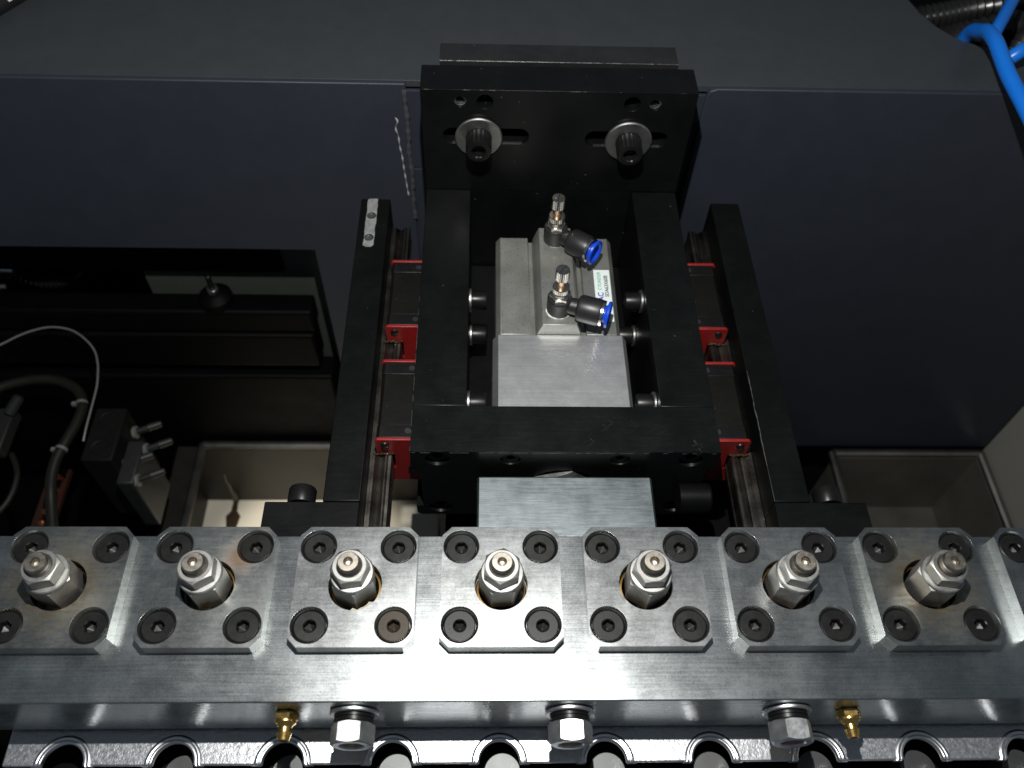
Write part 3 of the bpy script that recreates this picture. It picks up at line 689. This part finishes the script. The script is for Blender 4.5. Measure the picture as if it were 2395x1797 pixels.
# ------------------------------------------------------------------ inside the opening on the left
struct(part(MB().box(-392, -150, 470, 474, -560, -190), 'inner_wall_or_shade', M['pale'], None, Vector((0, 0, 0))))
struct(part(MB().box(-900, -234, 466, 469.5, -229, -120), 'inner_wall_or_shade', M['deep'], None, Vector((0, 0, 0))))  # dark sheet in place of the shadow across the upper inner wall
struct(part(MB().box(-900, -393, 600, 606, -660, -120), 'inner_wall_or_shade', M['deep'], None, Vector((0, 0, 0))))
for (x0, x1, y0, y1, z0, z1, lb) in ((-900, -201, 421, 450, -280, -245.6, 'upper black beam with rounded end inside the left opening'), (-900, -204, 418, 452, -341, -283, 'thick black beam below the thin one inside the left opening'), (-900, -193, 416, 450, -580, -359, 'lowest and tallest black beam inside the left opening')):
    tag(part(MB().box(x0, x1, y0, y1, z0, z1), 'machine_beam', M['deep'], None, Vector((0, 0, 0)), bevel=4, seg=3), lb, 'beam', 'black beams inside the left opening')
pb2 = empty('bearing_nut', (-305, 440, -245.6), 'black bearing foot with a shiny nut on the upper beam inside the opening', 'nut')
ob = Vector((-305, 440, -245.6))
part(MB().lathe([(19, 0), (18, 9), (11, 15), (6, 16)], Matrix.Translation((-307, 438, -245.6)), 24), 'foot', M['deep'], pb2, ob)
part(MB().nut(11, 6, 3, Matrix.Translation((-307, 437, -229.5))), 'nut', M['washer'], pb2, ob, ang=24)
part(MB().lathe([(3, 0), (3, 22), (2, 23)], Matrix.Translation((-307, 437, -227)), 16), 'stud', M['cap'], pb2, ob)
def corr(pts, r, name, mat, label, cat, group=None, pitch=2.2, amp=.12, res=60):
    P = [Vector(p) for p in pts]; base = P[0].copy()
    m = MB().tube([p-base for p in P], r, 14, res, lambda i, L: r*(1+amp*(1 if i % 2 else -1)))
    o = m.build(name, mat, None, ang=60); o.location = base*S
    return tag(o, label, cat, group)
corr([(-600, 500, -262), (-555, 498, -270), (-520, 495, -280), (-492, 500, -272), (-486, 506, -258), (-498, 510, -242), (-530, 510, -241), (-600, 505, -240)], 8, 'corrugated_hose', M['conduit'], 'black corrugated hose looping inside the left opening', 'hose', None, res=14)
cl_ = empty('steel_clip', (-560, 495, -262), 'shiny steel hose clip inside the loop of black corrugated hose', 'clip')
part(MB().lathe([(5, 0), (7, 2), (7, 26), (4, 28)], along((-575, 488, -250), (1, .1, -.2)), 20), 'clip_body', M['zinc2'], cl_, Vector((-560, 495, -262)))
part(MB().lathe([(3, 0), (3.4, 1), (3.4, 18), (2, 19)], along((-590, 488, -285), (1, .1, .05)), 16), 'clip_pin', M['zinc2'], cl_, Vector((-560, 495, -262)))
# thin pale cable arch
pc = [(-560, 350, -250), (-525, 377, -250), (-509, 390, -250), (-493, 398.5, -250), (-477, 401.8, -250), (-457, 398, -250), (-440, 387, -250), (-425, 371, -250), (-416.5, 353, -250), (-412, 336, -250), (-409.5, 322, -250), (-408, 298, -250), (-408, 277, -252), (-408.5, 261, -256)]
o = MB().tube([Vector(p)-Vector(pc[0]) for p in pc], 1.05, 8, 6).build('thin_cable', M['cable']); o.location = Vector(pc[0])*S
tag(o, 'thin pale cable arching up on the left', 'cable')
ph = [(-560, 340, -300), (-541, 357, -300), (-512, 367, -300), (-484, 367, -300), (-462, 358, -300), (-450, 345, -300), (-445, 329, -300), (-446, 309, -300), (-450, 289, -300), (-455, 269, -302), (-456, 249, -306), (-453, 228, -312), (-450, 200, -330)]
hz = empty('grey_hose', (-541, 357, -300), 'thick grey hose arch with cable ties, under the thin cable', 'hose'); oh = Vector((-541, 357, -300))
part(MB().tube(ph, 5.6, 12, 6), 'hose_body', M['hose'], hz, oh)
for a, b in (((-447, 336, -300), (0.2, -1, 0)), ((-452.5, 279, -301), (-.2, -1, 0)), ((-545, 354, -300), (1, .6, 0))):
    t_ = part(MB().lathe([(5.8, -1.6), (6.3, -1.5), (6.3, 1.5), (5.8, 1.6)], along(a, b), 20), 'cable_tie', M['cable'], hz, oh)
    part(MB().box(-2, 2, -2, 2, -2, 2, Matrix.Translation((a[0]-7, a[1]-2, a[2]+2))), 'tie_lock', M['cable'], t_, oh)
# valve block with barbed fittings
vb = empty('valve_block', (-412, 300, -420), 'dim grey valve block with four barbed fittings at lower left', 'valve'); ov = Vector((-412, 300, -420))
part(MB().box(-430, -397, 265, 331, -420, -300), 'valve_body', M['dull2'] if 'dull2' in M else plain('dim_grey_block', (.006, .006, .0058), .6, spec=.12), vb, ov, bevel=2)
for y in (316, 280):
    part(MB().lathe([(11, -4), (11, .3), (9.5, .6), (8.5, .2), (8.3, -4), (.01, -4.5)], Matrix.Translation((-413, y, -300)), 28), 'socket_plug', M['cap'], vb, ov)
for i, (x, y, z) in enumerate(((-396.8, 318, -330), (-380, 296, -330), (-396.8, 278, -330), (-380, 258, -330))):
    D = along((x, y, z), (1, .05, .12))
    f = part(MB().lathe([(6, 0), (7, .5), (7, 3.6), (6, 4)], D, 24), 'barbed_fitting', M['cable'], vb, ov)
    part(MB().lathe([(3.6, 4), (3.6, 16), (4.6, 17), (3.4, 20), (4.6, 20.4), (3.4, 23.4), (4.6, 23.8), (3.4, 27), (4.4, 27.4), (3, 31)], along((x, y, z), (1, .35, .12)), 16), 'barb', M['dull'], f, ov)
part(MB().box(-397, -379, 250, 303, -420, -322), 'valve_step', M['dull'], vb, ov, bevel=2)
# copper studs on a brown strip
ts = empty('terminal_strip', (-512, 285, -424), 'brown strip with a row of glinting copper studs at the far left', 'terminal strip'); ot = Vector((-512, 285, -424))
part(MB().box(-528, -503, 200, 326, -432, -424), 'strip_base', M['amber'], ts, ot, bevel=1)
for y in (314, 298.5, 283, 268.5, 254, 240):
    part(MB().lathe([(5.5, 0), (5.5, 4), (3.6, 6.5), (1, 7.6), (.01, 7.7)], Matrix.Translation((-513.5, y, -424)), 18), 'copper_stud', M['copper'], ts, ot)
o = MB().tube([(0, 0, 0), (14, -26, 0), (10, -60, -4), (-20, -100, -8), (-40, -140, -10)], 3, 8, 6).build('grey_wire', M['hose']); o.location = Vector((-520, 290, -330))*S
tag(o, 'short grey wire curving down at the left edge', 'wire')
sc_ = empty('sensor_clamp', (-560, 330, -330), 'dim metal clamp beneath the grey hose arch', 'clamp'); osn = Vector((-560, 330, -330))
part(MB().box(-548, -530, 290, 345, -340, -322, None), 'clamp_body', M['dull'], sc_, osn, bevel=2)
part(MB().lathe([(6, 0), (6, 20), (4, 22)], along((-532, 335, -318), (.3, .4, .3)), 16), 'clamp_pin', M['dull'], sc_, osn)

# ------------------------------------------------------------------ conduits and blue tubes in the ledge cut-out, printed cable at top left
struct(part(MB().box(340, 800, 460, 1190, -40, -34), 'cavity_floor', M['deep'], None, Vector((0, 0, 0))))
corr([(380, 556, 30), (420, 561, 34), (470, 572, 38), (560, 590, 40), (700, 620, 20)], 11, 'corrugated_conduit', M['conduit'], 'upper black corrugated conduit in the cut-out at top right', 'conduit', 'corrugated conduits at top right', res=15, amp=.15)
corr([(375, 516, 20), (410, 528, 26), (460, 540, 32), (560, 560, 40), (700, 590, 20)], 12.5, 'corrugated_conduit', M['conduit'], 'lower black corrugated conduit behind the blue tube at top right', 'conduit', 'corrugated conduits at top right', res=15, amp=.15)
corr([(420, 440, -30), (455, 487, 10), (500, 535, 30), (560, 580, 40), (700, 640, 20)], 11, 'corrugated_conduit', M['conduit'], 'black corrugated conduit slanting at the right edge, under the blue tube', 'conduit', 'corrugated conduits at top right', res=15, amp=.15)
def tube_thing(name, pts, r, mat, label, cat, group=None):
    b = Vector(pts[0]); o = MB().tube([Vector(p)-b for p in pts], r, 16, 8).build(name, mat); o.location = b*S
    return tag(o, label, cat, group)
tube_thing('blue_tube', [(416, 500, 30), (414, 494, 50), (411.5, 484, 66), (407.5, 465, 78), (404.5, 450, 86.5), (400.5, 428, 91.5), (398.5, 408, 91), (397, 388, 90), (396, 368, 90), (395.5, 349, 90), (395, 300, 88), (398, 220, 80), (410, 120, 60), (440, 0, 0), (470, -120, -120)], 6.1, M['bluetube'], 'thick blue air tube bending down at the top right edge', 'tube', 'blue air tubes at top right')
tube_thing('blue_tube', [(414, 456, 77), (419, 463.5, 80), (434, 486, 80.5), (451, 512, 80), (480, 556, 80), (560, 680, 70), (640, 800, 40)], 5.4, M['bluetube'], 'straight blue air tube running out of the top right corner', 'tube', 'blue air tubes at top right')
tube_thing('blue_tube', [(428, 440, 70), (434, 441, 75), (441, 445, 76), (460, 452, 76), (520, 490, 60), (580, 540, 20)], 6, M['bluetube'], 'short blue air tube end at the right edge below the conduit', 'tube', 'blue air tubes at top right')
kc = empty('printed_cable', (-424, 507, 57), 'black cable with white print in the top left corner', 'cable'); ok = Vector((-424, 507, 57))
cd = Vector((.5, .866, 0)); cc_ = Vector((-424.5, 507, 62)); tz = Vector((.70, -.40, .60)); tz = (tz-cd*tz.dot(cd)).normalized(); ty = tz.cross(cd)
part(MB().tube([cc_-cd*60, cc_-cd*20, cc_+cd*20, cc_+cd*60], 7.5, 20, 4), 'cable_body', M['conduit'], kc, ok)
tp = cc_+cd*3+tz*7.55-ok
text('cable_print', 'EI', 9.0, M['print'], kc, Matrix(((cd.x, ty.x, tz.x, tp.x), (cd.y, ty.y, tz.y, tp.y), (cd.z, ty.z, tz.z, tp.z), (0, 0, 0, 1))), .1, bold=.15)

# remove prototypes
for o in (screw_proto, screw_brown, pr): bpy.data.objects.remove(o, do_unlink=True)
